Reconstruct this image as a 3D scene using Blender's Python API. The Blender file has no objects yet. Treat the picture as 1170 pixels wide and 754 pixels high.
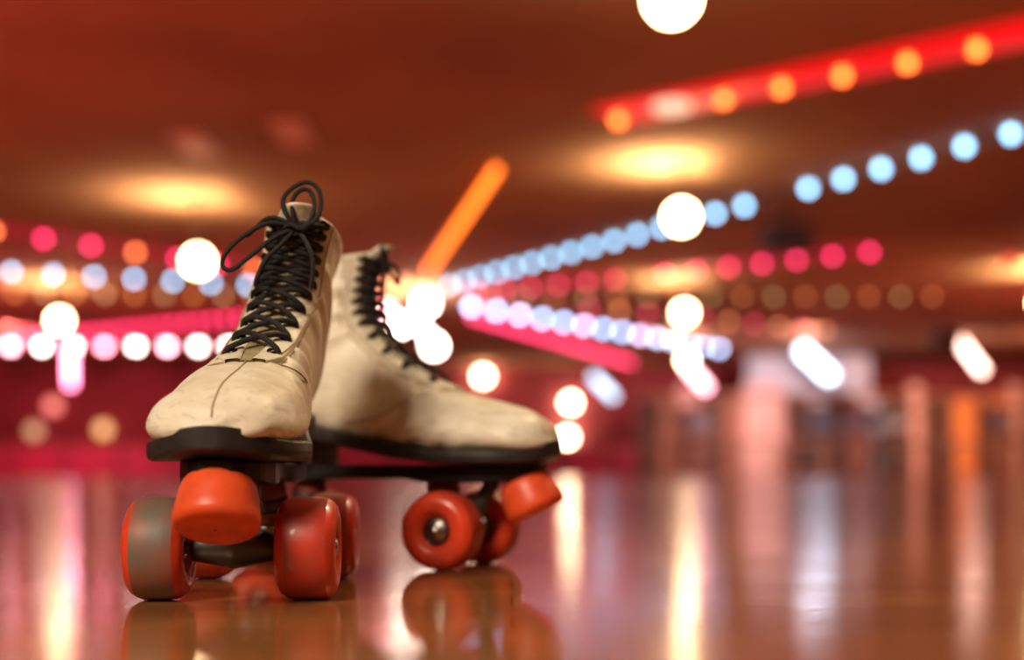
import bpy, math, random
from mathutils import Vector, Matrix
random.seed(4)
S = bpy.context.scene
S.view_settings.view_transform = 'Standard'
S.view_settings.look = 'None'
pi = math.pi

# ------------------------------------------------------------------ materials
def new_mat(name):
    m = bpy.data.materials.new(name); m.use_nodes = True
    nt = m.node_tree
    return m, nt, nt.nodes['Principled BSDF']

def pmat(name, col, rough=.5, metal=0, noise=0.0, nscale=20, dark=None, bump=0.0, bscale=200, coat=0, sss=0, lo=.38, hi=.68, scuff=None):
    m, nt, b = new_mat(name)
    b.inputs['Roughness'].default_value = rough
    b.inputs['Metallic'].default_value = metal
    b.inputs['Coat Weight'].default_value = coat
    b.inputs['Base Color'].default_value = (*col, 1)
    if sss:
        b.inputs['Subsurface Weight'].default_value = sss
        b.inputs['Subsurface Radius'].default_value = (.02, .006, .003)
        b.inputs['Subsurface Scale'].default_value = .5
    tc = nt.nodes.new('ShaderNodeTexCoord')
    if noise:
        n = nt.nodes.new('ShaderNodeTexNoise'); n.inputs['Scale'].default_value = nscale
        n.inputs['Detail'].default_value = 6
        r = nt.nodes.new('ShaderNodeValToRGB')
        r.color_ramp.elements[0].position = lo; r.color_ramp.elements[1].position = hi
        r.color_ramp.elements[0].color = (0, 0, 0, 1); r.color_ramp.elements[1].color = (noise, noise, noise, 1)
        mx = nt.nodes.new('ShaderNodeMixRGB')
        mx.inputs[1].default_value = (*col, 1)
        mx.inputs[2].default_value = (*(dark or tuple(c*.4 for c in col)), 1)
        nt.links.new(tc.outputs['Object'], n.inputs['Vector'])
        nt.links.new(n.outputs['Fac'], r.inputs[0]); nt.links.new(r.outputs[0], mx.inputs[0])
        out = mx.outputs[0]
        if scuff:
            n5 = nt.nodes.new('ShaderNodeTexNoise'); n5.inputs['Scale'].default_value = 100; n5.inputs['Detail'].default_value = 6
            n5.inputs['Distortion'].default_value = 1.0
            mp = nt.nodes.new('ShaderNodeMapping'); mp.inputs['Scale'].default_value = (.5, 1, 2.2)
            nt.links.new(tc.outputs['Object'], mp.inputs[0]); nt.links.new(mp.outputs[0], n5.inputs['Vector'])
            r5 = nt.nodes.new('ShaderNodeValToRGB'); r5.color_ramp.elements[0].position = .54; r5.color_ramp.elements[1].position = .72
            r5.color_ramp.elements[0].color = (0, 0, 0, 1); r5.color_ramp.elements[1].color = (.6, .6, .6, 1)
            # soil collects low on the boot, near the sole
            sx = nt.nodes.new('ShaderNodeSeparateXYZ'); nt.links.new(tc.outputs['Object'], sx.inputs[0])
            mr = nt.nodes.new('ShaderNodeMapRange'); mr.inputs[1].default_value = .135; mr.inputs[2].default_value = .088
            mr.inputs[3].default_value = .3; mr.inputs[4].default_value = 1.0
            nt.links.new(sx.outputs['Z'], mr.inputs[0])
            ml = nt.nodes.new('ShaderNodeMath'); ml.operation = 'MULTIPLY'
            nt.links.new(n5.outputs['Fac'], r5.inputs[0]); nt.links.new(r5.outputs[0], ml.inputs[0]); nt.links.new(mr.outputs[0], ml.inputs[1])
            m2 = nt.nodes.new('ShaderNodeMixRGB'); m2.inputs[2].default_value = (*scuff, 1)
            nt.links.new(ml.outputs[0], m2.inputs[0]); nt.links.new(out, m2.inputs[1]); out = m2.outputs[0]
        nt.links.new(out, b.inputs['Base Color'])
    if bump:
        n2 = nt.nodes.new('ShaderNodeTexNoise'); n2.inputs['Scale'].default_value = bscale
        n2.inputs['Detail'].default_value = 4
        bp = nt.nodes.new('ShaderNodeBump'); bp.inputs['Strength'].default_value = bump
        bp.inputs['Distance'].default_value = .002
        nt.links.new(tc.outputs['Object'], n2.inputs['Vector'])
        nt.links.new(n2.outputs['Fac'], bp.inputs['Height']); nt.links.new(bp.outputs[0], b.inputs['Normal'])
    return m

def emat(name, col, strength, base=(.8, .8, .8)):
    m, nt, b = new_mat(name)
    b.inputs['Base Color'].default_value = (*base, 1)
    b.inputs['Emission Color'].default_value = (*col, 1)
    b.inputs['Emission Strength'].default_value = strength
    return m

M = {}
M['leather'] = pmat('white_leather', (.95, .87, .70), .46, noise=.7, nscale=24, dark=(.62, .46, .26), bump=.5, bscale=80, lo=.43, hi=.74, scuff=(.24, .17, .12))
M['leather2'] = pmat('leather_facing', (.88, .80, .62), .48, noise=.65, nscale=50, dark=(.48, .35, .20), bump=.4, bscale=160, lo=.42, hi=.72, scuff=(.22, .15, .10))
M['tongue'] = pmat('tongue_leather', (.40, .31, .17), .6, noise=.6, nscale=60, bump=.3)
M['lining'] = pmat('boot_lining', (.10, .06, .035), .9)
M['seam'] = pmat('seam_thread', (.42, .30, .18), .8)
M['sole'] = pmat('black_rubber_sole', (.018, .014, .013), .45, noise=.4, nscale=60, dark=(.06, .045, .04))
M['plate'] = pmat('black_plate', (.015, .012, .012), .38, metal=.3)
M['steel'] = pmat('steel', (.55, .52, .48), .25, metal=1, noise=.4, nscale=150)
M['darksteel'] = pmat('dark_steel', (.10, .09, .085), .4, metal=.8)
M['wheel'] = pmat('red_urethane', (.80, .062, .018), .34, noise=.6, nscale=55, dark=(.34, .04, .022), sss=.25, coat=.2, lo=.42, hi=.72)
M['tread'] = pmat('red_urethane_tread', (.62, .045, .020), .42, noise=.6, nscale=70, dark=(.26, .06, .045), coat=.15)
M['treadworn'] = pmat('worn_tread', (.17, .135, .10), .5, noise=.8, nscale=40, dark=(.40, .08, .04))
M['stop'] = pmat('toe_stop_rubber', (.92, .105, .025), .4, noise=.5, nscale=60, dark=(.5, .05, .025), sss=.2, lo=.45, hi=.75)
M['cushion'] = pmat('truck_cushion', (.25, .05, .03), .5)
M['lace'] = pmat('black_lace', (.012, .010, .010), .75, bump=.4, bscale=900)
M['eyelet'] = pmat('eyelet_metal', (.05, .04, .035), .35, metal=.9)

# ------------------------------------------------------------------ mesh builder
class MB:
    def __init__(s): s.v = []; s.f = []; s.m = []; s.mats = []
    def mi(s, mat):
        if mat not in s.mats: s.mats.append(mat)
        return s.mats.index(mat)
    def grid(s, rows, mat, closed=True, cap0=False, cap1=False):
        k = s.mi(mat); b = len(s.v); n = len(rows[0])
        for r in rows: s.v += [tuple(p) for p in r]
        for i in range(len(rows)-1):
            for j in range(n if closed else n-1):
                j2 = (j+1) % n
                s.f.append((b+i*n+j, b+i*n+j2, b+(i+1)*n+j2, b+(i+1)*n+j)); s.m.append(k)
        if cap0: s.f.append(tuple(b+j for j in range(n))[::-1]); s.m.append(k)
        if cap1: s.f.append(tuple(b+(len(rows)-1)*n+j for j in range(n))); s.m.append(k)
    def tube(s, p0, p1, r0, r1=None, mat=None, n=20, bev=0):
        r1 = r0 if r1 is None else r1
        p0 = Vector(p0); p1 = Vector(p1); d = (p1-p0); L = d.length; d.normalize()
        a = d.orthogonal().normalized(); c = d.cross(a)
        pr = [(0, r0), (L, r1)] if not bev else [(0, r0-bev), (bev*.3, r0-bev*.3), (bev, r0), (L-bev, r1), (L-bev*.3, r1-bev*.3), (L, r1-bev)]
        rows = [[p0+d*t+(a*math.cos(2*pi*j/n)+c*math.sin(2*pi*j/n))*r for j in range(n)] for t, r in pr]
        s.grid(rows, mat, True, True, True)
    def lathe(s, c, axis, prof, mat, n=48):
        c = Vector(c); d = Vector(axis).normalized(); a = d.orthogonal().normalized(); e = d.cross(a)
        rows = [[c+d*t+(a*math.cos(2*pi*j/n)+e*math.sin(2*pi*j/n))*r for j in range(n)] for r, t in prof]
        s.grid(rows, mat, True)
    def box(s, lo, hi, mat):
        x0, y0, z0 = lo; x1, y1, z1 = hi
        s.grid([[(x0, y0, z0), (x1, y0, z0), (x1, y1, z0), (x0, y1, z0)], [(x0, y0, z1), (x1, y0, z1), (x1, y1, z1), (x0, y1, z1)]], mat, True, True, True)
    def sphere(s, c, r, mat, nu=10, nv=14):
        rows = []
        for i in range(nu+1):
            t = pi*i/nu; rr = max(r*math.sin(t), r*1e-3)
            rows.append([(c[0]+rr*math.cos(2*pi*j/nv), c[1]+rr*math.sin(2*pi*j/nv), c[2]-r*math.cos(t)) for j in range(nv)])
        s.grid(rows, mat, True)
    def obj(s, name, parent=None, smooth=True, bevel=0):
        me = bpy.data.meshes.new(name); me.from_pydata(s.v, [], s.f)
        for m in s.mats: me.materials.append(m)
        for p, k in zip(me.polygons, s.m): p.material_index = k; p.use_smooth = smooth
        me.update()
        import bmesh
        bm = bmesh.new(); bm.from_mesh(me); bmesh.ops.recalc_face_normals(bm, faces=bm.faces); bm.to_mesh(me); bm.free()
        o = bpy.data.objects.new(name, me); S.collection.objects.link(o)
        if parent: o.parent = parent
        if bevel:
            b = o.modifiers.new('bev', 'BEVEL'); b.width = bevel; b.segments = 3; b.limit_method = 'ANGLE'
        return o

def curve(name, paths, r, mat, parent=None, res=8):
    cu = bpy.data.curves.new(name, 'CURVE'); cu.dimensions = '3D'; cu.bevel_depth = r; cu.bevel_resolution = 3; cu.resolution_u = res
    cu.use_fill_caps = True
    for pts in paths:
        sp = cu.splines.new('NURBS'); sp.points.add(len(pts)-1)
        for p, q in zip(sp.points, pts): p.co = (*q, 1)
        sp.order_u = 3; sp.use_endpoint_u = True
    cu.materials.append(mat)
    o = bpy.data.objects.new(name, cu); S.collection.objects.link(o)
    if parent: o.parent = parent
    return o

def lerp1(tab, x):
    tab = sorted(tab)
    if x <= tab[0][0]: return tab[0][1]
    for (a, b), (c, d) in zip(tab, tab[1:]):
        if x <= c:
            t = (x-a)/(c-a); return b+(d-b)*t
    return tab[-1][1]

# ------------------------------------------------------------------ roller skate
SEC0 = [
 (.0765, .0955, .0765, .1010, .009, .2),
 (.0735, .0915, .0715, .1120, .0245, .3),
 (.0630, .0890, .0590, .1225, .0350, .4),
 (.0450, .0880, .0390, .1290, .0415, .45),
 (.0200, .0880, .0120, .1360, .0435, .45),
 (-.012, .0890, -.014, .1445, .0430, .45),
 (-.048, .0930, -.038, .1565, .0385, .4),
 (-.088, .1010, -.057, .1710, .0335, .3),
 (-.130, .1090, -.070, .1870, .0310, .2),
 (-.170, .1120, -.078, .2030, .0295, .1),
 (-.197, .1240, -.0820, .2150, .0285, 0),
 (-.199, .1500, -.0835, .2260, .0265, 0),
 (-.188, .1800, -.0835, .2370, .0248, 0),
 (-.180, .2080, -.0820, .2480, .0240, 0),
 (-.180, .2320, -.0790, .2580, .0242, 0),
 (-.182, .2480, -.0770, .2660, .0245, 0)]
NS = len(SEC0)-1

class Skate:
    def __init__(s, lean, k):
        s.L = lean
        f = lambda z: z if z < .15 else .15+(z-.15)*k
        s.S = [(a, f(b), c, f(d), w, h) for a, b, c, d, w, h in SEC0]
    def sec(s, u):
        u = max(0, min(NS, u)); i = min(int(u), NS-1); t = u-i
        p = [s.S[max(0, min(NS, i+k))] for k in (-1, 0, 1, 2)]
        return [0.5*((2*b)+(-a+c)*t+(2*a-5*b+4*c-d)*t*t+(-a+3*b-3*c+d)*t**3) for a, b, c, d in zip(*p)]
    def ln(s, z):
        q = max(0, min(1.5, (z-.11)/.15)); return s.L*q**1.1
    def raw(s, u, v):
        Ps, Pz, Qs, Qz, w, a = s.sec(u)
        c, si = math.cos(v), math.sin(v); e = .80
        t = (1-math.copysign(abs(c)**e, c))/2
        y = w*math.copysign(abs(si)**e, si)*(1+a*(.38-t))
        x = Ps+(Qs-Ps)*t; z = Pz+(Qz-Pz)*t
        y += s.ln(z)
        return Vector((x, y, z))
    def nrm(s, u, v):
        h = .02
        a = s.raw(min(u+h, NS), v)-s.raw(max(u-h, 0), v); b = s.raw(u, v+h)-s.raw(u, v-h)
        n = a.cross(b)
        if n.length < 1e-12: return Vector((1, 0, 0))
        n.normalize()
        Ps, Pz, Qs, Qz, w, _ = s.sec(u)
        cz = (Pz+Qz)/2; c = Vector(((Ps+Qs)/2, s.ln(cz), cz))
        if n.dot(s.raw(u, v)-c) < 0: n.negate()
        return n
    def P(s, u, v, d=0): return s.raw(u, v)+s.nrm(u, v)*d

def strip(mb, sk, rows, d, mat, n=8):
    g = []
    for u, va, vb in rows:
        r = [sk.P(u, va, -.001)]
        for j in range(n+1):
            v = va+(vb-va)*j/n
            r.append(sk.P(u, v, d*(0.75 if j in (0, n) else 1)))
        r.append(sk.P(u, vb, -.001)); g.append(r)
    mb.grid(g, mat, False)

def make_skate(loc, rot, lean, kz, worn_side, bow):
    root = bpy.data.objects.new('roller_skate', None); S.collection.objects.link(root)
    root.location = loc; root.rotation_euler = (0, 0, rot)
    sk = Skate(lean, kz)
    mb = MB(); NU = 150; NV = 92
    rows = []
    for i in range(NU+1):
        u = NS*i/NU; row = []
        for j in range(NV):
            v = 2*pi*j/NV
            cz = math.exp(-((u-5.9)/1.6)**2)*.0014*math.sin(u*8+math.sin(v*3)*1.6) * (1 if abs(math.sin(v)) > .3 else .3)
            ca = math.exp(-((u-10.8)/2.0)**2)*.0022*math.sin(u*4.0+math.sin(v*2+.6)*2.6)
            cb = .0009*math.sin(u*2.3+1.1*math.sin(2*v+1))*math.sin(v)
            row.append(sk.P(u, v, cz+ca+cb))
        rows.append(row)
    mb.grid(rows, M['leather'], True, cap0=True)
    coll = []
    for k in range(7):
        a = pi*k/6
        coll.append([sk.P(NS, 2*pi*j/NV, -.0022+.0026*math.cos(a))+Vector((0, 0, .0026*math.sin(a))) for j in range(NV)])
    mb.grid(coll, M['leather2'], True)
    lin = [[sk.P(NS-k*.6, 2*pi*j/NV, -.0046) for j in range(NV)] for k in range(8)]
    mb.grid(lin, M['lining'], True, cap1=True)
    mb.obj('boot_upper', root)
    # --- facings, tongue, backstay
    fb = MB()
    def hin(u): return lerp1([(4.6, .06), (6, .16), (15, .34)], u)
    def hout(u): return lerp1([(4.6, .30), (5.2, .55), (6.5, .72), (15, .95)], u)
    us = [4.6+(NS-4.6)*i/50 for i in range(51)]
    for sg in (1, -1):
        strip(fb, sk, [(u, pi+sg*hin(u), pi+sg*hout(u)) for u in us], .0024, M['leather2'])
    strip(fb, sk, [(u, -lerp1([(9.6, .5), (15, .28)], u), lerp1([(9.6, .5), (15, .28)], u)) for u in [9.6+(NS-9.6)*i/30 for i in range(31)]], .0014, M['leather2'])
    fb.obj('facings', root)
    tb = MB()
    strip(tb, sk, [(u, pi-hin(u)-.03, pi+hin(u)+.03) for u in us], .0008, M['tongue'])
    Q = sk.P(NS, pi, .001); g = []
    for k in range(9):
        t = k/8; hw = .0145*(1-.35*t*t*t); zc = Q.z-.006+.014*t; xc = Q.x-.002+.008*t+.004*t*t
        loop = []
        for j in range(16):
            a = 2*pi*j/16
            loop.append((xc+.003*math.sin(a)-.006*abs(math.cos(a))**2, Q.y+hw*math.cos(a), zc))
        g.append(loop)
    tb.grid(g, M['leather2'], True, cap1=True)
    tb.obj('tongue', root)
    seams = [[sk.P(.4+4.4*i/24, pi, .0002) for i in range(25)]]
    for sg in (1, -1):
        seams.append([sk.P(4.7+2.6*(i/24)**1.5, pi+sg*(.3+(pi-1.2)*i/24), .0003) for i in range(25)])
        seams.append([sk.P(u, pi+sg*(hout(u)+.05), .0004) for u in us[3:]])
        seams.append([sk.P(u, pi+sg*(hout(u)-.08), .0026) for u in us[3:]])
    curve('seams', seams, .00050, M['seam'], root)
    # --- eyelets + laces
    eb = MB(); n_e = 11; paths = []
    EU = [5.3+(14.6-5.3)*(i/(n_e-1))**.93 for i in range(n_e)]
    def ve(u): return hin(u)+.19
    for i, u in enumerate(EU):
        for sg in (1, -1):
            c = sk.P(u, pi+sg*ve(u), .0026); n = sk.nrm(u, pi+sg*ve(u))
            eb.lathe(c, n, [(.0016, -.0005), (.0020, .0008), (.0030, .0008), (.0035, -.0003)], M['eyelet'], 16)
            if i >= 7:
                eb.tube(c, c+n*.004, .0012, .0012, M['eyelet'], 8); eb.tube(c+n*.004, c+n*.0045, .0028, .0026, M['eyelet'], 12)
    eb.obj('eyelets', root)
    rg = random.Random(7)
    for i in range(n_e-1):
        for sg in (1, -1):
            u0, u1 = EU[i], EU[i+1]; pts = []
            va = pi-sg*(ve(u0)+.17); vb = pi+sg*(ve(u1)+.17); jj = rg.uniform(-.12, .12)
            for k in range(13):
                t = k/12; u = u0+(u1-u0)*(.5-.5*math.cos(pi*t))+jj*math.sin(pi*t); v = va+(vb-va)*t
                h = .0036+.0030*math.sin(pi*t)+(.0016 if sg > 0 else 0)*math.sin(pi*t)
                if k in (0, 12): h = .0012
                pts.append(sk.P(u, v, h))
            paths.append(pts)
    curve('laces', paths, .0018, M['lace'], root)
    K = sk.P(14.2, pi, .009)
    b = [[K+Vector(q) for q in pth] for pth in bow]
    b.append([K+Vector(q) for q in [(0, -.009, -.002), (.006, -.004, .003), (.007, .004, -.003), (0, .009, .002), (-.003, .003, .005), (.004, -.003, -.004), (0, -.008, -.003)]])
    for sg in (1, -1):
        b.append([sk.P(14.6, pi+sg*(ve(14.6)+.1), .003), sk.P(14.5, pi+sg*.25, .007), K])
    curve('lace_bow', b, .0015, M['lace'], root)
    # --- sole + heel
    sb = MB()
    HW = [(-.165, .0305), (-.14, .031), (-.10, .032), (-.06, .0375), (-.02, .0435), (.005, .0450), (.03, .0442)]
    def hw_(x):
        if x > .02: return max(.001, .0446*math.sqrt(max(0, 1-((x-.02)/.0600)**2)))
        if x < -.165: return max(.001, .0305*math.sqrt(max(0, 1-((x+.165)/.0392)**2)))
        return lerp1(HW, x)
    ZP = [(-.204, .1150), (-.17, .1130), (-.13, .1095), (-.088, .1015), (-.048, .0935), (-.012, .0890), (.045, .0880), (.063, .0895), (.08, .0950)]
    xs = [-.204+(.2838)*(.5-.5*math.cos(pi*i/160)) for i in range(161)]
    g = []
    for x in xs:
        w = hw_(x); z = lerp1(ZP, x); t, bt = z+.0050, z-.0068
        g.append([(x, -w*.93, bt), (x, -w, bt+.002), (x, -w*1.01, (t+bt)/2), (x, -w, t-.0015), (x, -w*.94, t), (x, w*.94, t), (x, w, t-.0015), (x, w*1.01, (t+bt)/2), (x, w, bt+.002), (x, w*.93, bt)])
    sb.grid(g, M['sole'], True, True, True)
    g = []
    for x in [-.2005+.075*i/24 for i in range(25)]:
        w = lerp1([(-.2005, .010), (-.196, .019), (-.182, .027), (-.165, .0295), (-.135, .030), (-.1255, .027)], x)
        z = lerp1(ZP, x)-.005; zb = .0812
        g.append([(x, -w*.94, zb), (x, w*.94, zb), (x, w, z), (x, -w, z)])
    sb.grid(g, M['sole'], True, True, True)
    sb.obj('sole_and_heel', root, smooth=False)
    # --- plate
    pb = MB(); g = []
    for i in range(41):
        x = -.195+.262*i/40
        w = lerp1([(-.195, .010), (-.188, .021), (-.16, .025), (-.12, .022), (-.1, .0165), (-.05, .0165), (-.02, .024), (.02, .027), (.045, .023), (.06, .016), (.067, .009)], x)
        zb = lerp1([(-.195, .075), (-.18, .070), (-.13, .068), (-.11, .070), (-.045, .070), (-.03, .067), (.03, .067), (.067, .071)], x)
        g.append([(x, -w, zb+.002), (x, -w+.002, zb), (x, w-.002, zb), (x, w, zb+.002), (x, w, .0805), (x, w-.001, .0815), (x, -w+.001, .0815), (x, -w, .0805)])
    pb.grid(g, M['plate'], True, True, True)
    pb.obj('plate', root, smooth=False)
    # --- trucks
    R = .0305; trk = MB(); TR = .0435; H = .0178
    for ax, sg in ((0, 1), (-.155, -1)):
        trk.tube((ax, -TR-H+.004, R), (ax, TR+H-.004, R), .0038, mat=M['steel'], n=14)
        g = []
        for k in range(13):
            y = -.025+.050*k/12; q = 1-abs(y)/.025
            h = .0075+.007*q; w = .008+.005*q
            g.append([(ax+w*math.cos(2*pi*j/12), y, R+.002*q+h*math.sin(2*pi*j/12)) for j in range(12)])
        trk.grid(g, M['darksteel'], True, True, True)
        trk.tube((ax+sg*.006, 0, R+.006), (ax+sg*.026, 0, .070), .0075, .0055, M['darksteel'], 14)
        a = Vector((ax-sg*.020, 0, .071)); d = Vector((sg*.010, 0, -.038)); d.normalize()
        trk.tube(a, a+d*.044, .0035, mat=M['steel'], n=12)
        trk.tube(a+d*.002, a+d*.013, .0125, .0135, M['cushion'], 24, .0015)
        trk.tube(a+d*.0135, a+d*.021, .0145, .0145, M['darksteel'], 24, .001)
        trk.tube(a+d*.0215, a+d*.031, .0125, .0105, M['cushion'], 24, .0015)
        trk.tube(a+d*.0315, a+d*.034, .011, .011, M['steel'], 24)
        trk.tube(a+d*.034, a+d*.040, .0065, .0065, M['steel'], 6)
        trk.box((min(ax, ax-sg*.016), -.012, R+.004), (max(ax, ax-sg*.016), .012, R+.014), M['darksteel'])
    trk.obj('trucks', root, bevel=.0006)
    # --- wheels
    for wi, (ax, sg) in enumerate(((0, 1), (0, -1), (-.155, 1), (-.155, -1))):
        wb = MB(); c = (ax, sg*TR, R); q_ = R/.031
        body = [(.0105, H-.006), (.0125, H-.0055), (.0140, H-.002), (.0165, H-.0008), (.0215, H), (.0250*q_, H-.0008), (.0278*q_, H-.0028), (.0297*q_, H-.0058)]
        tread = [(.0297*q_, H-.0058), (.0306*q_, H-.0090), (.0310*q_, H-.0125), (.0310*q_, 0), (.0310*q_, -H+.0125), (.0306*q_, -H+.0090), (.0297*q_, -H+.0058)]
        wb.lathe(c, (0, 1, 0), body, M['wheel'], 56)
        worn = worn_side is not None and wi == worn_side
        wb.lathe(c, (0, 1, 0), tread, M['treadworn'] if worn else M['tread'], 56)
        wb.lathe(c, (0, 1, 0), [(r, -t) for r, t in body[::-1]], M['wheel'], 56)
        for q in (1, -1):
            wb.lathe(c, (0, q, 0), [(.0108, H-.0070), (.0106, H-.0042), (.0092, H-.0038), (.0088, H-.0046)], M['eyelet'], 32)
            wb.lathe(c, (0, q, 0), [(.0090, H-.0046), (.0070, H-.0040)], M['steel'], 32)
            wb.lathe(c, (0, q, 0), [(.0070, H-.0046), (.0060, H-.0030), (.0038, H-.0030)], M['steel'], 32)
        wb.tube((ax, sg*(TR+H-.006), R), (ax, sg*(TR+H-.0008), R), .0056, .0052, M['steel'], 6)
        wb.obj('wheel_%d' % (wi+1), root)
    # --- toe stop
    ts = MB(); d = Vector((.46, 0, -.888)).normalized(); c = Vector((.0500, 0, .0690))
    ts.lathe(c, d, [(.001, -.004), (.012, -.004), (.018, -.002), (.0205, .002), (.0222, .008), (.0236, .019), (.0240, .0235), (.0232, .0262), (.0205, .0280), (.012, .0285), (.001, .0285)], M['stop'], 48)
    ts.tube(c-d*.012, c, .006, mat=M['steel'])
    ts.obj('toe_stop', root)
    return root

bowA = [
 [(0, 0, 0), (.004, -.007, .008), (.002, -.009, .019), (0, .000, .028), (-.002, .009, .031), (-.002, .016, .024), (0, .016, .010), (.004, .010, .001), (0, 0, 0)],
 [(0, 0, 0), (.004, -.003, .012), (.000, -.001, .022), (-.004, .006, .027), (-.004, .011, .022), (0, .012, .010), (.004, .007, .000), (0, 0, 0)],
 [(0, 0, 0), (.006, -.014, .004), (.010, -.028, -.004), (.012, -.041, -.015), (.012, -.047, -.026), (.012, -.040, -.031), (.012, -.027, -.020), (.008, -.012, -.006), (0, 0, 0)],
 [(0, 0, 0), (.004, -.010, .006), (.002, -.019, .006), (-.002, -.025, .001), (.004, -.031, -.006)],
 [(0, 0, 0), (.008, .008, -.010), (.010, .013, -.026), (.008, .010, -.040)],
 [(0, 0, 0), (.008, -.010, -.014), (.012, -.019, -.022), (.012, -.024, -.036)]]
bowB = [
 [(0, 0, 0), (.006, -.010, .006), (.004, -.016, .012), (0, -.010, .015), (0, 0, 0)],
 [(0, 0, 0), (.006, .008, .002), (.006, .012, -.008), (.006, .012, -.016), (.004, .006, -.010), (0, 0, 0)],
 [(0, 0, 0), (.004, -.012, -.010), (.005, -.016, -.022), (.004, -.016, -.032)]]
make_skate((-.1640, .776, 0), math.radians(-87.3), .034, .78, 1, bowA)
make_skate((-.0385, 1.048, 0), math.radians(-20), .004, .88, None, bowB)

# ------------------------------------------------------------------ room
Hc = 3.5
def wood():
    m, nt, b = new_mat('varnished_wood')
    tc = nt.nodes.new('ShaderNodeTexCoord')
    br = nt.nodes.new('ShaderNodeTexBrick'); br.inputs['Scale'].default_value = 1
    br.inputs['Brick Width'].default_value = .9; br.inputs['Row Height'].default_value = .057
    br.inputs['Mortar Size'].default_value = .0006
    br.inputs['Color1'].default_value = (.36, .14, .045, 1); br.inputs['Color2'].default_value = (.48, .20, .065, 1)
    br.inputs['Mortar'].default_value = (.10, .04, .015, 1)
    nt.links.new(tc.outputs['Object'], br.inputs['Vector'])
    n = nt.nodes.new('ShaderNodeTexNoise'); n.inputs['Scale'].default_value = 3.0; n.inputs['Detail'].default_value = 8
    mp = nt.nodes.new('ShaderNodeMapping'); mp.inputs['Scale'].default_value = (1, 14, 1)
    nt.links.new(tc.outputs['Object'], mp.inputs[0]); nt.links.new(mp.outputs[0], n.inputs['Vector'])
    mx = nt.nodes.new('ShaderNodeMixRGB'); mx.blend_type = 'MULTIPLY'; mx.inputs[0].default_value = .5
    nt.links.new(br.outputs['Color'], mx.inputs[1]); nt.links.new(n.outputs['Fac'], mx.inputs[2])
    nt.links.new(mx.outputs[0], b.inputs['Base Color'])
    n3 = nt.nodes.new('ShaderNodeTexNoise'); n3.inputs['Scale'].default_value = 5; n3.inputs['Detail'].default_value = 5
    nt.links.new(tc.outputs['Object'], n3.inputs['Vector'])
    mr = nt.nodes.new('ShaderNodeMapRange'); mr.inputs[3].default_value = .08; mr.inputs[4].default_value = .20
    nt.links.new(n3.outputs['Fac'], mr.inputs[0]); nt.links.new(mr.outputs[0], b.inputs['Roughness'])
    b.inputs['Specular Tint'].default_value = (1, .80, .58, 1)
    bp = nt.nodes.new('ShaderNodeBump'); bp.inputs['Strength'].default_value = .09; bp.inputs['Distance'].default_value = .002
    n4 = nt.nodes.new('ShaderNodeTexNoise'); n4.inputs['Scale'].default_value = 30
    nt.links.new(tc.outputs['Object'], n4.inputs['Vector']); nt.links.new(n4.outputs['Fac'], bp.inputs['Height']); nt.links.new(bp.outputs[0], b.inputs['Normal'])
    return m
ceilm = pmat('ceiling_paint', (.64, .36, .20), .9, noise=.75, nscale=.35, dark=(.38, .18, .11))
wallm = pmat('wall_paint', (.42, .07, .09), .8, noise=.4, nscale=.8)
X0, X1, Y0, Y1 = -17, 17, -5, 42
def boxobj(name, lo, hi, mat, bevel=0):
    b = MB(); b.box(lo, hi, mat); return b.obj(name, None, False, bevel)
boxobj('floor', (X0, Y0, -.1), (X1, Y1, 0), wood())
boxobj('ceiling', (X0, Y0, Hc), (X1, Y1, Hc+.1), ceilm)
boxobj('wall_far', (X0, Y1, 0), (X1, Y1+.1, Hc), wallm)
boxobj('wall_near', (X0, Y0-.1, 0), (X1, Y0, Hc), wallm)
boxobj('wall_left', (X0-.1, Y0, 0), (X0, Y1, Hc), wallm)
boxobj('wall_right', (X1, Y0, 0), (X1+.1, Y1, Hc), wallm)

def light(name, typ, loc, energy, col, target=None, **kw):
    l = bpy.data.lights.new(name, typ); l.energy = energy; l.color = col
    for k_, v_ in kw.items(): setattr(l, k_, v_)
    o = bpy.data.objects.new(name, l); S.collection.objects.link(o); o.location = loc
    if target: o.rotation_euler = (Vector(target)-Vector(loc)).to_track_quat('-Z', 'Y').to_euler()
    return o

# globe pendants, with added bare spots that brighten the ceiling pools
rod = pmat('lamp_rod', (.05, .04, .04), .5, metal=.5)
gm = emat('globe_glass', (1, .70, .36), 36)
for x, y, z in [(.95, 7.8, 2.9), (1.87, 14.5, 2.9), (-3.9, 16.3, 2.7), (3.05, 23.2, 2.9), (4.4, 33, 2.9), (-8.1, 23.5, 2.8),
                (8.9, 22, 2.9), (-7.5, 8, 2.9), (8.5, 8.5, 2.9), (-3, -2.5, 2.9), (4, -2.5, 2.9), (-13, 16, 2.9), (13.5, 15, 2.9)]:
    b = MB(); b.sphere((x, y, z), .15, gm, 14, 20)
    b.tube((x, y, z+.15), (x, y, Hc), .012, mat=rod, n=8); b.tube((x, y, z+.14), (x, y, z+.2), .05, .04, rod, 14)
    b.tube((x, y, Hc-.03), (x, y, Hc), .07, mat=rod, n=14)
    b.obj('globe_pendant_lamp')
    if y > 0:
        light('pool_fill_spot', 'SPOT', (x-.2, y+.02, z+.0), 170, (1, .72, .38), (x-.2, y+.02, Hc), spot_size=math.radians(158), spot_blend=1, shadow_soft_size=.03)  # added spot beside the globe, not part of the lamp

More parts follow.
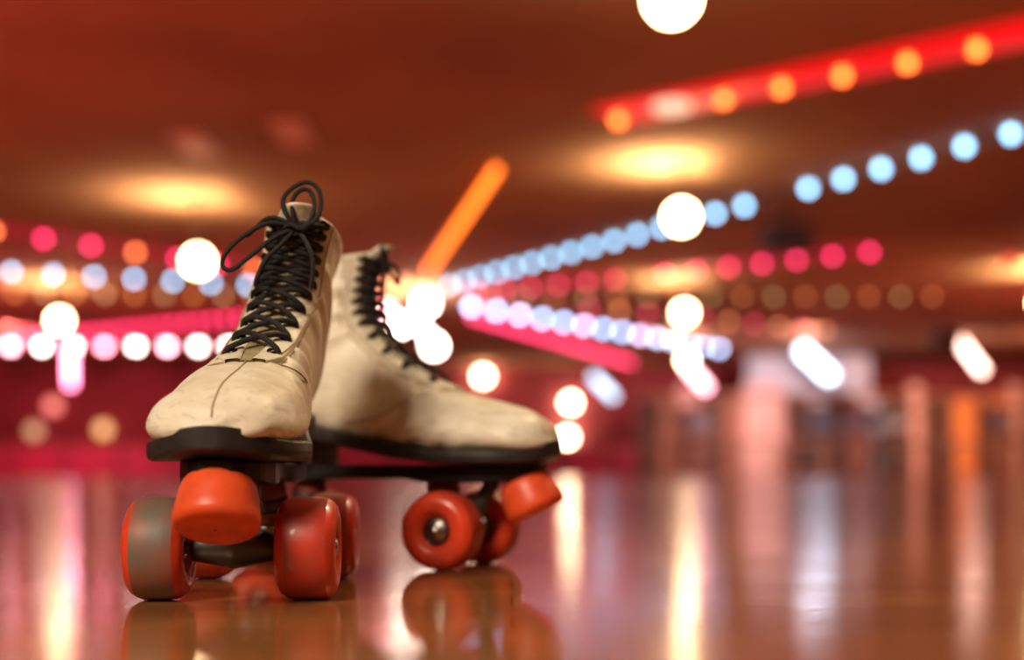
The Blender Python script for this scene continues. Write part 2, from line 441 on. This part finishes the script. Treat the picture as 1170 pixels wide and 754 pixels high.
# string lights on the ceiling
wire = pmat('string_wire', (.04, .03, .03), .6)
def string(p, q, spacing, cols, strength, r=.05, zd=.07, glow=None, skip=()):
    b = MB(); p = Vector(p); q = Vector(q); L = (q-p).length; n = int(L/spacing+.05); d = (q-p)/L
    ms = [emat('bulb', c, strength) for c in cols]
    b.tube((*p, Hc-.015), (*q, Hc-.015), .012, mat=wire, n=6)
    if glow:  # emissive strip imitating the bulbs' glow on the ceiling
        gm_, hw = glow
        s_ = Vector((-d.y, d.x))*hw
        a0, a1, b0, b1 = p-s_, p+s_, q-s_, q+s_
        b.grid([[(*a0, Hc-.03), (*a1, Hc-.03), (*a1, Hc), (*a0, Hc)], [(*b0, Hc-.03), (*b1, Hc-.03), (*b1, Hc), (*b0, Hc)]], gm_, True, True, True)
    for i in range(n+1):
        if i in skip: continue
        c = p+d*(i*spacing)
        b.tube((c.x, c.y, Hc), (c.x, c.y, Hc-zd+r*.5), .02, mat=wire, n=8)
        b.sphere((c.x, c.y, Hc-zd), r, ms[i % len(ms)], 6, 8)
    return b.obj('string_lights')
RED = (1, .02, .02); OR = (1, .30, .03); BL = (.28, .66, 1); PK = (1, .03, .14); PALE = (.40, .60, 1)
redglow = emat('red_ceiling_glow', (1, .004, .008), .85, (.5, .02, .02))  # self-lit strip standing in for red bulb glow on the ceiling
pkglow = emat('pink_ceiling_glow', (1, .01, .06), .26, (.5, .02, .1))  # same stand-in for the pink glow around the bulbs
string((5.02, 9.36), (.93, 12.55), .565, [(1, .17, .022)], 9.5, .05, glow=(redglow, .30), skip=(8,))
string((5.23, 12.50), (-1.3, 23.8), .577, [BL], 9, .055, skip=(7,))
string((-8.2, 17.1), (-2.4, 23.9), .76, [PK, PK, (1, .22, .06)], 9, .055, glow=(pkglow, .20))
string((-10.2, 21.2), (-2.8, 24.3), .66, [BL], 11, .055)
string((-11.5, 24.4), (-2.9, 25.1), .55, [OR, (.8, .5, .2)], 2.2, .06)
string((-12.5, 33), (-2.6, 26.2), .42, [PK], 8, .06, glow=(pkglow, .2))
string((5.45, 20.0), (2.3, 22.4), .60, [PK], 9, .05, glow=(pkglow, .3))
string((1.8, 22.8), (-.8, 24.7), .60, [PK], 6, .05, glow=(pkglow, .3))
string((8, 25), (-.6, 25.2), .6, [(1, .30, .08), (.5, .5, .2)], 1.5, .06)
string((5.6, 35.5), (-.9, 26.4), .85, [PALE, PALE, (.7, .6, 1)], 13, .085)
string((3.6, 40), (-.9, 28.0), .6, [PK], 7, .07)
string((7.4, 31), (1.2, 26.5), .8, [(1, .30, .12), PK], 3.0, .07)
string((-.18, 14.6), (-1.45, 22.2), .34, [(1, .18, .008)], 4.5, .05, glow=(emat('amber_ceiling_glow', (1, .14, .008), .20, (.5, .2, .02)), .08))  # amber strip is an imitated glow too, not a fixture
wh = (1, .8, .75)
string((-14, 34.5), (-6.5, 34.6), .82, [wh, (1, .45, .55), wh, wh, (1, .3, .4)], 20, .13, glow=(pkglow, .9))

# hub cluster chandelier
b = MB(); hub = emat('hub_white', (1, .80, .66), 28); hubp = emat('hub_pink', (1, .40, .45), 14)
hx, hy = -1.75, 24.9
b.tube((hx, hy, Hc), (hx, hy, 2.7), .06, mat=rod)
for dx, dy, z, r, m_ in [(.12, -.1, 3.28, .17, hub), (-.35, .1, 2.90, .14, hub), (.26, .2, 2.50, .16, hub), (-.62, 0, 3.14, .12, hubp), (-.05, .25, 3.0, .12, hubp), (.1, .3, 2.74, .08, hub)]:
    b.sphere((hx+dx, hy+dy, z), r, m_, 10, 16); b.tube((hx, hy, z), (hx+dx, hy+dy, z), .02, mat=rod, n=8)
b.obj('cluster_chandelier')
light('pool_fill_spot', 'SPOT', (hx-.3, hy-.6, 2.7), 260, (1, .62, .34), (hx-.3, hy-.6, Hc), spot_size=math.radians(158), spot_blend=1, shadow_soft_size=.05)  # added fill spot for the warm ceiling patch around the hub

# tube lights
def tubelight(c, d, L, r, col, st):
    b = MB(); c = Vector(c); d = Vector(d).normalized(); e = emat('neon_tube', col, st)
    b.tube(c-d*L/2, c+d*L/2, r, mat=e, n=14, bev=r*.4)
    for k in (-.42, .42):
        p = c+d*L*k; b.tube(p+Vector((0, .0, r*.9)), (p.x, p.y, Hc), .012, mat=rod, n=6)
    b.obj('hanging_tube_light')
tubelight((8.0, 34.5, 2.95), (1, 0, -.95), 1.2, .17, (.50, .74, 1), 7)
tubelight((11.55, 33, 3.0), (.75, 0, -1), 1.0, .10, (1, .60, .50), 9)
tubelight((2.3, 33, 2.23), (1, 0, -1), .8, .10, (.5, .75, 1), 4)
tubelight((4.75, 33.6, 2.50), (.9, 0, -1), .8, .11, (1, .42, .52), 9)
tubelight((-11.1, 33, 2.75), (0.02, 0, -1), 1.0, .09, (1, .24, .44), 12)

# wall sconces at the far end
sc = emat('sconce_glass', (1, .80, .50), 24)
for x, y, z in [(-.92, 41.75, 3.14), (1.87, 41.75, 2.3), (1.76, 41.75, 1.2)]:
    b = MB(); b.sphere((x, y, z), .20, sc, 10, 16); b.tube((x, y+.1, z), (x, Y1, z), .06, mat=rod); b.obj('wall_sconce')
for x, z, c, s_ in [(-14.6, 2.2, (1, .25, .2), 1.8), (-13, 1.45, (1, .55, .2), 1.8), (-15.2, 1.4, (.7, .4, .2), 1.3)]:
    b = MB(); b.sphere((x, 41.75, z), .22, emat('sconce_dim', c, s_), 10, 16); b.tube((x, 41.85, z), (x, Y1, z), .06, mat=rod); b.obj('wall_sconce')
b = MB(); b.sphere((7.6, 20, 3.28), .12, emat('beacon', (1, .06, .02), 1.2), 10, 14); b.tube((7.6, 20, 3.36), (7.6, 20, Hc), .05, mat=rod); b.obj('beacon_lamp')
# ceiling vents and loudspeaker
vm = pmat('vent_metal', (.9, .75, .6), .5)
for x, y in [(-3.3, 13.7), (-2.2, 13.2)]:
    b = MB(); b.box((x-.17, y-.45, Hc-.03), (x+.17, y+.45, Hc), vm)
    for k in range(7): b.box((x-.15, y-.40+k*.12, Hc-.045), (x+.15, y-.36+k*.12, Hc-.03), vm)
    b.obj('ceiling_vent', None, False)
b = MB(); b.tube((1.47, 12.1, Hc-.07), (1.47, 12.1, Hc), .17, .19, emat('flush_lamp_glass', (1, .62, .42), 1.3), 24); b.obj('flush_ceiling_lamp')
dk = pmat('black_cabinet', (.05, .035, .035), .5)
for x, y in [(3.6, 17.2), (9.9, 30)]:
    b = MB(); b.box((x-.3, y-.2, 2.95), (x+.3, y+.2, 3.3), dk); b.tube((x, y, 3.3), (x, y, Hc), .03, mat=rod)
    b.lathe((x, y-.2, 3.12), (0, -1, 0), [(.13, 0), (.12, .01), (.04, -.01), (.001, 0)], rod, 20); b.obj('loudspeaker', None, False)

# barrier and back-of-rink furniture
bar = pmat('barrier_paint', (.42, .03, .09), .5)
b = MB(); b.box((-16.9, 36, 0), (3.4, 36.12, .75), bar); b.box((-16.9, 35.96, .75), (3.4, 36.16, .82), pmat('rail_wood', (.45, .12, .09), .5))
for k in range(14): b.box((-16.8+k*1.5, 35.97, 0), (-16.7+k*1.5, 36, .75), rod)
b.obj('rink_barrier', None, False)
cream = pmat('cream_panel', (.9, .62, .58), .7, noise=.5, nscale=1.5)
blu = pmat('pale_blue_panel', (.60, .70, .88), .7, noise=.5, nscale=1.2)
orm = pmat('orange_panel', (.95, .36, .10), .7, noise=.5, nscale=2)
brn = pmat('brown_panel', (.42, .20, .12), .7, noise=.6, nscale=1.5)
dbr = pmat('dark_brown_panel', (.10, .045, .035), .7, noise=.6, nscale=1.5)
b = MB()
xx = 3.5
seq = [(.7, dbr), (.5, brn), (.6, cream), (.7, dbr), (.5, brn), (1.2, cream), (.7, dbr), (.5, blu), (.9, dbr), (.6, blu), (.8, dbr), (.4, cream), (.8, dbr), (.7, orm), (.3, dbr), (.6, orm), (.4, cream), (.6, dbr), (.6, brn), (.4, cream), (.7, orm), (.5, dbr)]
for w, m_ in seq:
    hh = 2.15 if m_ is not cream else 2.55
    b.box((xx, 37, 0), (xx+w-.06, 37.1, hh), m_); b.box((xx+w-.06, 36.9, 0), (xx+w, 37.12, 2.2), brn); xx += w
b.box((3.5, 36.95, 2.2), (xx, 37.0, 2.3), brn)
b.obj('paneled_partition', None, False)
b = MB(); b.box((6.7, 37.4, 2.3), (10.2, 37.5, 3.4), blu); b.box((6.6, 37.35, 2.25), (10.3, 37.55, 2.32), rod); b.box((6.8, 37.4, 0), (6.9, 37.5, 2.3), rod); b.box((10, 37.4, 0), (10.1, 37.5, 2.3), rod)
b.obj('blue_haze_panel', None, False)  # pale blue surface imitating the haze around the tube light
# low railing in front of the lounge
b = MB(); rl = pmat('railing_paint', (.22, .11, .08), .5)
b.box((3.6, 35.0, .82), (16.8, 35.08, .90), rl); b.box((3.6, 35.0, .10), (16.8, 35.08, .16), rl)
for k in range(12): b.box((3.65+k*1.15, 35.01, 0), (3.80+k*1.15, 35.07, .84), rl)
b.obj('lounge_railing', None, False)
scr = pmat('arcade_screen', (.1, .12, .2), .2)
ac = pmat('arcade_side', (.16, .07, .06), .5)
for x, m_ in ((8.6, dk), (9.6, ac), (10.6, dk), (5.2, ac), (13.6, ac)):
    b = MB()
    prof = [(36.4, 0), (36.4, .9), (36.15, 1.0), (36.15, 1.08), (36.45, 1.2), (36.55, 1.65), (36.3, 1.72), (36.3, 1.95), (36.85, 1.95), (36.85, 0)]
    b.grid([[(x-.33, y, z) for y, z in prof], [(x+.33, y, z) for y, z in prof]], m_, True, True, True)
    b.grid([[(x-.28, 36.46, 1.24), (x+.28, 36.46, 1.24)], [(x-.28, 36.535, 1.6), (x+.28, 36.535, 1.6)]], scr, False)
    b.obj('arcade_cabinet', None, False)

# ------------------------------------------------------------------ lights
light('key_spotlight', 'SPOT', (-.95, -1.1, 1.7), 265, (1, .83, .63), (-.15, .85, .1), spot_size=math.radians(44), spot_blend=1, shadow_soft_size=.38)
light('rim_spotlight', 'SPOT', (1.5, 2.6, 2.6), 200, (1, .74, .42), (-.05, .98, .1), spot_size=math.radians(30), spot_blend=1, shadow_soft_size=.15)
light('ceiling_fill_spot', 'SPOT', (-9, 6, .6), 1300, (1, .13, .11), (-3, 13, 3.5), spot_size=math.radians(110), spot_blend=1, shadow_soft_size=.3)  # unseen red spots added to lift the ceiling's ambient light
light('ceiling_fill_spot', 'SPOT', (9, 5, .6), 750, (1, .19, .09), (3, 13, 3.5), spot_size=math.radians(110), spot_blend=1, shadow_soft_size=.3)
light('ceiling_fill_spot', 'SPOT', (-14, 22, .6), 1500, (1, .10, .14), (-5, 26, 3.5), spot_size=math.radians(110), spot_blend=1, shadow_soft_size=.3)
light('ceiling_fill_spot', 'SPOT', (14, 22, .6), 1100, (1, .18, .12), (5, 26, 3.5), spot_size=math.radians(110), spot_blend=1, shadow_soft_size=.3)
light('rink_end_fill_spot', 'SPOT', (7, 31, 3.4), 1700, (1, .58, .5), (7.5, 37, 1.4), spot_size=math.radians(100), spot_blend=1, shadow_soft_size=.1)  # fill spots added to brighten the far end, no lamps there
light('rink_end_fill_spot', 'SPOT', (13, 31, 3.4), 1500, (1, .45, .26), (13, 37, 1.4), spot_size=math.radians(100), spot_blend=1, shadow_soft_size=.1)
light('rink_end_fill_spot', 'SPOT', (-12, 31, 3.4), 1300, (1, .22, .28), (-12, 40, 1.2), spot_size=math.radians(120), spot_blend=1, shadow_soft_size=.1)

w = bpy.data.worlds.new('World'); S.world = w; w.use_nodes = True
w.node_tree.nodes['Background'].inputs[0].default_value = (.25, .10, .06, 1)
w.node_tree.nodes['Background'].inputs[1].default_value = .1

# ------------------------------------------------------------------ camera
cd = bpy.data.cameras.new('camera'); cam = bpy.data.objects.new('camera', cd); S.collection.objects.link(cam)
cam.location = (0, 0, .075); cam.rotation_euler = (pi/2, 0, 0)
cd.sensor_width = 36; cd.lens = 1500/1170*36; cd.shift_y = (540-377)/1170
cd.clip_start = .01; cd.clip_end = 200
cd.dof.use_dof = True; cd.dof.focus_distance = .78; cd.dof.aperture_fstop = 3.0
S.camera = cam
